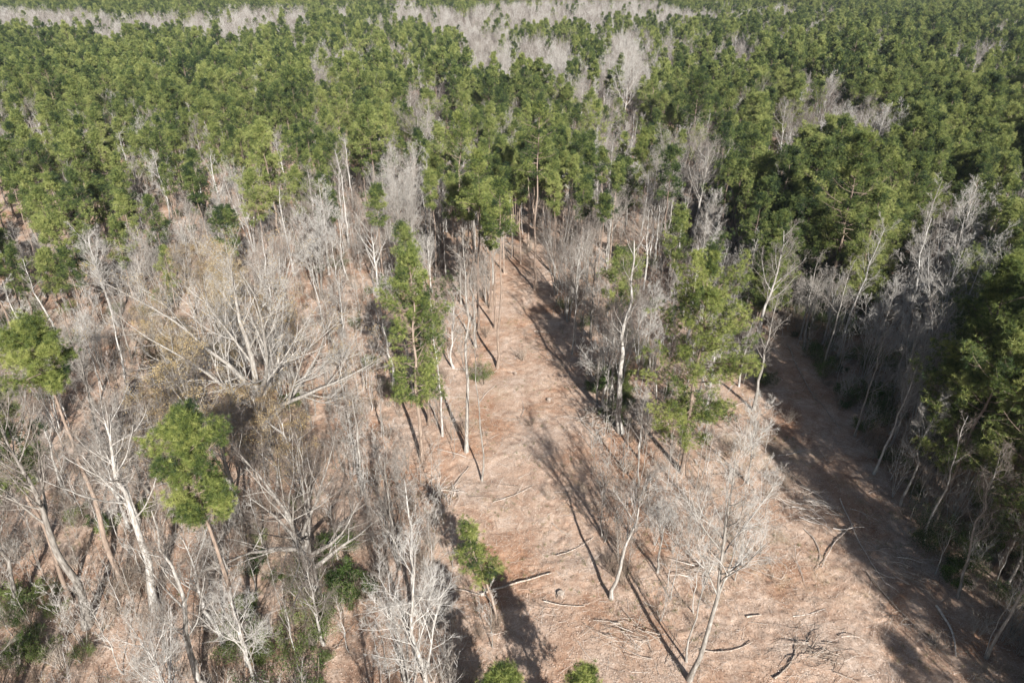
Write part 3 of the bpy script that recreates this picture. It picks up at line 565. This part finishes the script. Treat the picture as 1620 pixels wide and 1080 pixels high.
for (ax, ay, ar) in [(985, 600, 40), (960, 640, 40), (760, 600, 18), (655, 610, 30), (60, 1000, 90), (560, 930, 50), (550, 860, 40), (1320, 500, 60), (960, 960, 24)]:
    pbr[((bx-ax)/ar)**2+((by-ay)/(ar*0.8))**2 < 1] = 0.28
pbr[(bx > 1450) & (by > 700)] = 0.14; pbr[inc] = 0.0
kS = np.nonzero((rng.random(len(BX)) < pbr))[0]; kS = kS[np.argsort(np.hypot(BX[kS], BY[kS])+np.where((bx[kS] > -40) & (bx[kS] < 1660) & (by[kS] < 1120), 0, 500))]
def sh_lab(px, py):
    if px > 1200: return 'dark evergreen shrub in the shaded thicket right of the path'
    if px > 800: return 'low evergreen shrub along the shaded right side of the narrow clearing'
    return 'green leafy shrub in the brush left of the clearing'
for i in kS[:280]:
    place((protoS if bx[i] > 1150 or rng.random() < 0.25 else protoG)[rng.integers(3)], BX[i], BY[i], 0.55+0.6*rng.random(), rng.random()*6.28, sh_lab(bx[i], by[i]), 'shrub', 'shrubs: '+sh_lab(bx[i], by[i])[:40], sink=0.05)
if len(kS) > 280: stuff('shrub_cover', [(BX[i], BY[i], BZ[i]-.05, 0.55+0.6*rng.random(), rng.random()*6.28, rng.integers(3)) for i in kS[280:]], protoS, 'evergreen shrub cover between the trees', 'shrubbery')

# ------------------------------------------------------------------ sticks and straw lying about: one sheet of debris
def debris():
    r = np.random.default_rng(33); mb = MB()
    for (n_, l0, l1, rad_, K, ymax) in ((110000, 0.2, 0.8, 0.010, 3, 120), (16000, 0.6, 2.2, 0.015, 4, 130), (500, 2.5, 5.0, 0.03, 6, 130)):
        y = 20+(ymax-20)*r.random(n_)**1.2; x = r.uniform(-1, 1, n_)*(y*0.8+22); cl = vnoise(x/3, y/3, 41); k = r.random(n_) < np.clip(0.55+0.6*cl, 0.15, 1); x = x[k]; y = y[k]; n2 = len(x)
        ln = l0+(l1-l0)*r.random(n2)**1.5; az = r.random(n2)*pi; P = np.empty((n2, K, 3)); P[:, 0, 0] = x; P[:, 0, 1] = y
        a = az.copy()
        for q in range(1, K):
            a += r.normal(size=n2)*0.10; P[:, q, 0] = P[:, q-1, 0]+np.cos(a)*ln/(K-1); P[:, q, 1] = P[:, q-1, 1]+np.sin(a)*ln/(K-1)
        P[:, :, 2] = ground_z(P[:, :, 0], P[:, :, 1])+0.07+0.10*np.abs(r.normal(size=(n2, 1)))+np.linspace(0, 1, K)[None, :]*r.normal(size=(n2, 1))*0.08
        R = (rad_*(0.6+0.8*r.random(n2)))[:, None]*np.linspace(1, 0.5, K)[None, :]
        mb.tubes(P, R, 3 if rad_ < 0.03 else 5, np.clip(0.38+0.33*r.normal(size=n2), 0, 1))
    o = link(bpy.data.objects.new('woody_debris', mb.mesh('woody_debris', M_log))); tag(o, 'loose sticks and twigs littering the reddish ground', 'debris', None, 'stuff')
    # leaf and straw litter
    mb = MB(); n_ = 220000; y = 20+90*r.random(n_)**1.2; x = r.uniform(-1, 1, n_)*(y*0.8+16); c = np.stack([x, y, ground_z(x, y)+0.06+0.06*np.abs(r.normal(size=n_))], -1)
    a = norm(r.normal(size=(n_, 3))*np.array([1, 1, 0.45]))*(0.03+0.045*r.random((n_, 1))); b_ = norm(np.cross(a, r.normal(size=(n_, 3))))*0.028
    mb.quads(np.stack([c-a, c+b_, c+a, c-b_], 1), np.clip(0.62+0.25*r.normal(size=n_), 0, 1))
    o = link(bpy.data.objects.new('leaf_litter', mb.mesh('leaf_litter', M_litter, False))); tag(o, 'fallen leaves and pine straw over the ground', 'leaf litter', None, 'stuff')
M_litter = leaf_mat('fallen_leaves', [(0.0, (0.15, 0.085, 0.06)), (0.5, (0.40, 0.285, 0.21)), (1.0, (0.66, 0.56, 0.47))], rnd=0.0, trans=0.0)
debris()
def grass():
    r = np.random.default_rng(55); mb = MB(); n_ = 9000; y = 20+95*r.random(n_)**1.2; x = r.uniform(-1, 1, n_)*(y*0.8+16)
    k = vnoise(x/4.5, y/4.5, 71)+0.25*r.normal(size=n_) > 0.30; x = x[k]; y = y[k]; n2 = len(x); nb = 16
    c = np.repeat(np.stack([x, y, ground_z(x, y)+0.02], -1), nb, 0)+r.normal(size=(n2*nb, 3))*np.array([0.09, 0.09, 0])
    d = norm(r.normal(size=c.shape)*np.array([1, 1, 0.3])*0.6+np.array([0, 0, 0.9]))*(0.18+0.30*r.random((n2*nb, 1))); sd = norm(np.cross(d, r.normal(size=c.shape)))*0.014
    mb.tris(np.stack([c-sd, c+sd, c+d], 1), np.clip(np.repeat(r.random(n2), nb)+0.1*r.normal(size=n2*nb), 0, 1))
    o = link(bpy.data.objects.new('dry_grass', mb.mesh('dry_grass', M_grass, False))); tag(o, 'dry and greenish grass tufts scattered over the ground', 'grass', None, 'stuff')
M_grass = leaf_mat('dry_grass', [(0.0, (0.13, 0.16, 0.05)), (0.35, (0.26, 0.24, 0.11)), (0.6, (0.42, 0.33, 0.20)), (1.0, (0.60, 0.50, 0.36))], rnd=0.0)
grass()
def stump(px, py, r, label, seed):
    q = np.random.default_rng(seed); x, y = G(px, py); S = 18; an = np.arange(S)*2*pi/S; w = 1+0.08*q.normal(size=S); V = []
    for z, f in ((-0.15, 1.5), (0.05, 1.22), (0.22, 1.02), (0.34, 1.0), (0.345, 0.92), (0.33, 0.0)):
        V.append(np.stack([np.cos(an)*r*f*w, np.sin(an)*r*f*w, np.full(S, z)+0.02*np.sin(an*2)*(z > 0.3)], -1))
    V = np.concatenate(V); k = np.arange(5)[:, None]*S; j = np.arange(S)[None, :]; F = np.stack([k+j, k+(j+1) % S, k+S+(j+1) % S, k+S+j], -1).reshape(-1, 4)
    mb = MB(); mb.v = [V]; mb.f = [F]; mb.t = [np.concatenate([np.full(3*S, 0.2), np.full(3*S, 0.5)])]; mb.n = len(V)
    o = link(bpy.data.objects.new('tree_stump', mb.mesh('tree_stump', M_log, False))); o.location = (x, y, float(ground_z(x, y))); tag(o, label, 'stump')
stump(887, 941, 0.36, 'pale cut stump right of the long pole in the lower clearing', 1); stump(868, 634, 0.26, 'small pale stump in the middle of the narrow clearing', 2); stump(815, 592, 0.24, 'dark low stump in the upper part of the narrow clearing', 3)

# ------------------------------------------------------------------ fallen logs, poles and brush piles
def log(x0, y0, x1, y1, r, label, seed, bend=0.06, br=0):
    q = np.random.default_rng(seed); a = np.array(G(x0, y0)); b_ = np.array(G(x1, y1)); K = 10; t = np.linspace(0, 1, K)[:, None]; ln = np.hypot(*(b_-a))
    mid = a*(1-t)+b_*t; pn = np.array([-(b_-a)[1], (b_-a)[0]])/max(ln, .1); mid = mid+pn*(np.sin(t*pi)*bend*ln*q.choice([-1, 1])+q.normal(size=(K, 1))*0.004*ln)
    o0 = mid[0]; P = np.zeros((1, K, 3)); z0 = float(ground_z(*o0)); P[0, :, :2] = mid-o0; P[0, :, 2] = ground_z(mid[:, 0], mid[:, 1])-z0+r*0.9+0.10
    R = (r*np.linspace(1, 0.45, K))[None, :]; mb = MB(); mb.tubes(P, R, 8, 0.6)
    lo = link(bpy.data.objects.new('fallen_log', mb.mesh('fallen_log', M_log))); lo.location = (o0[0], o0[1], z0); tag(lo, label, 'fallen log')
    if br:
        S = spawn(q, P, R, np.array([ln*0.5]), br, 0.35, 1.0, (25, 60), 0.8, 0.5, 5, 0.05, 0.12, 0.02); b2 = MB(); b2.tubes(*S[:2], 4, 0.6); S2 = spawn(q, *S, 5, 0.2, 1, (25, 55), 0.5, 0.6, 4, 0.05, 0.12, 0.012); b2.tubes(*S2[:2], 3, 0.6)
        link(bpy.data.objects.new('branch', b2.mesh('branch', M_log)), lo)
for k, L_ in enumerate([
 (760, 942, 872, 908, 0.13, 'long pale pole lying across the clearing under the small bent pine', 0.02, 0),
 (860, 952, 925, 960, 0.07, 'short pale stick pointing right in the lower middle of the clearing', 0.05, 0),
 (950, 700, 912, 650, 0.10, 'leaning broken stem with sprayed branches at the right side of the clearing', 0.06, 6),
 (1272, 838, 1296, 876, 0.05, 'pale crooked stick at the edge of the shadow by the brush pile', 0.1, 0),
 (1284, 848, 1290, 902, 0.05, 'curved thin stick parallel to the shadow edge', 0.12, 0),
 (1225, 1075, 1262, 1010, 0.09, 'pale forked log at the bottom edge, lower right', 0.08, 3),
 (1180, 977, 1204, 974, 0.10, 'short cut white log in the open ground, lower right', 0.0, 0),
 (1108, 1030, 1190, 1016, 0.07, 'thin stick lying right of the tall straight white tree', 0.1, 0),
 (1330, 790, 1400, 925, 0.07, 'long dark pole lying along the shaded path', 0.03, 0),
 (1350, 830, 1300, 900, 0.08, 'dark stick crossing the shaded path diagonally', 0.05, 0),
 (1370, 905, 1500, 1040, 0.08, 'long log following the right edge of the path', 0.04, 3),
 (1245, 545, 1330, 680, 0.11, 'dark log in the shadow at the head of the path', 0.04, 0),
 (1480, 960, 1510, 1040, 0.13, 'crooked pale branch in the dark thicket, lower right corner', 0.1, 4),
 (780, 795, 842, 770, 0.06, 'thin pale stick in the upper lower half of the clearing', 0.05, 2),
 (845, 525, 880, 530, 0.08, 'pale stick across the narrow part of the clearing', 0.02, 0),
 (895, 455, 875, 500, 0.09, 'short pale log near the head of the clearing', 0.03, 0),
 (712, 800, 742, 740, 0.10, 'leaning white stem falling from the left edge of the clearing', 0.08, 5),
 (875, 830, 905, 850, 0.07, 'small light stick in the middle of the clearing', 0.05, 0),
 (700, 930, 765, 945, 0.08, 'grey stick running into the shade left of the pole', 0.05, 0),
 (260, 960, 200, 1060, 0.15, 'dark log along the gully at lower left', 0.04, 2),
 (1000, 800, 1040, 770, 0.07, 'pale stick beside the brush right of the clearing', 0.08, 2),
 (1230, 722, 1275, 712, 0.07, 'thin pale stick at the open ground beside the path', 0.06, 0),
 (880, 880, 940, 850, 0.05, 'slim stick among the ruts of the clearing', 0.06, 0),
 (560, 770, 640, 760, 0.10, 'pale fallen limb below the huge old tree', 0.08, 3)]):
    log(*L_[:5], L_[5], 400+k, L_[6], L_[7])
def pile(px, py, rr, label, seed, n_=60):
    q = np.random.default_rng(seed); x, y = G(px, py); K = 6; P = np.zeros((n_, K, 3)); a = q.choice([0.3, 1.3, 2.6])+q.normal(size=n_)*0.55+pi*q.integers(0, 2, n_); c = q.normal(size=(n_, 2))*rr*0.55; ln = rr*(0.5+1.1*q.random(n_))
    P[:, 0, :2] = c; el = q.normal(size=n_)*0.15+0.10
    P[:, 0, 2] = 0.15+q.random(n_)*0.5
    for k in range(1, K):
        a = a+q.normal(size=n_)*0.2; P[:, k, 0] = P[:, k-1, 0]+np.cos(a)*ln/(K-1); P[:, k, 1] = P[:, k-1, 1]+np.sin(a)*ln/(K-1); P[:, k, 2] = np.maximum(P[:, k-1, 2]+np.sin(el)*ln/(K-1)*(1 if k < 3 else -0.6), 0.08)
    R = (0.02+0.05*q.random(n_)**3)[:, None]*np.linspace(1, 0.35, K)[None, :]; mb = MB(); mb.tubes(P, R, 4, np.clip(0.55+0.2*q.normal(size=n_), 0, 1))
    S = spawn(q, P, R, ln, 5, 0.3, 1, (25, 60), 0.4, 0.5, 4, 0.05, 0.15, 0.010); mb.tubes(*S[:2], 3, 0.55)
    o = link(bpy.data.objects.new('brush_pile', mb.mesh('brush_pile', M_log))); o.location = (x, y, float(ground_z(x, y))); tag(o, label, 'brush pile')
pile(1278, 800, 2.4, 'grey brush pile half in the path shadow at the edge of the open ground', 501)
pile(960, 665, 2.6, 'spray of pale broken branches at the right side of the clearing', 502)
pile(1300, 1040, 1.8, 'small pile of pale branches at the bottom edge, lower right', 503, 50)
pile(990, 1010, 1.8, 'low heap of thin sticks left of the tall white tree base', 504, 40)
pile(1110, 905, 2.0, 'dark root tangle and sticks behind the tall white tree', 505, 50)
pile(900, 420, 2.2, 'pale branch litter near the head of the clearing', 506, 50)
pile(1430, 900, 2.2, 'tangle of grey branches in the deep shade of the path', 507, 60)
pile(690, 780, 2.0, 'dark brush heap beside the leaning white stem left of the clearing', 508, 60)

# ------------------------------------------------------------------ air
def haze(density):
    me = bpy.data.meshes.new('haze'); x0, x1, y0, y1, z0, z1 = -7500, 7500, -4000, 11000, -14, 70
    me.from_pydata([(x0, y0, z0), (x1, y0, z0), (x1, y1, z0), (x0, y1, z0), (x0, y0, z1), (x1, y0, z1), (x1, y1, z1), (x0, y1, z1)], [], [(3, 2, 1, 0), (4, 5, 6, 7), (0, 1, 5, 4), (1, 2, 6, 5), (2, 3, 7, 6), (3, 0, 4, 7)])
    m = bpy.data.materials.new('haze'); m.use_nodes = True; t = m.node_tree; t.nodes.remove(t.nodes['Principled BSDF'])
    v = t.nodes.new('ShaderNodeVolumePrincipled'); v.inputs['Color'].default_value = (0.80, 0.88, 1.0, 1); v.inputs['Density'].default_value = density
    t.links.new(v.outputs[0], t.nodes['Material Output'].inputs['Volume']); me.materials.append(m)
    tag(link(bpy.data.objects.new('haze', me)), 'thin pale haze over the far wood', 'haze', None, 'stuff')
haze(0.00006)
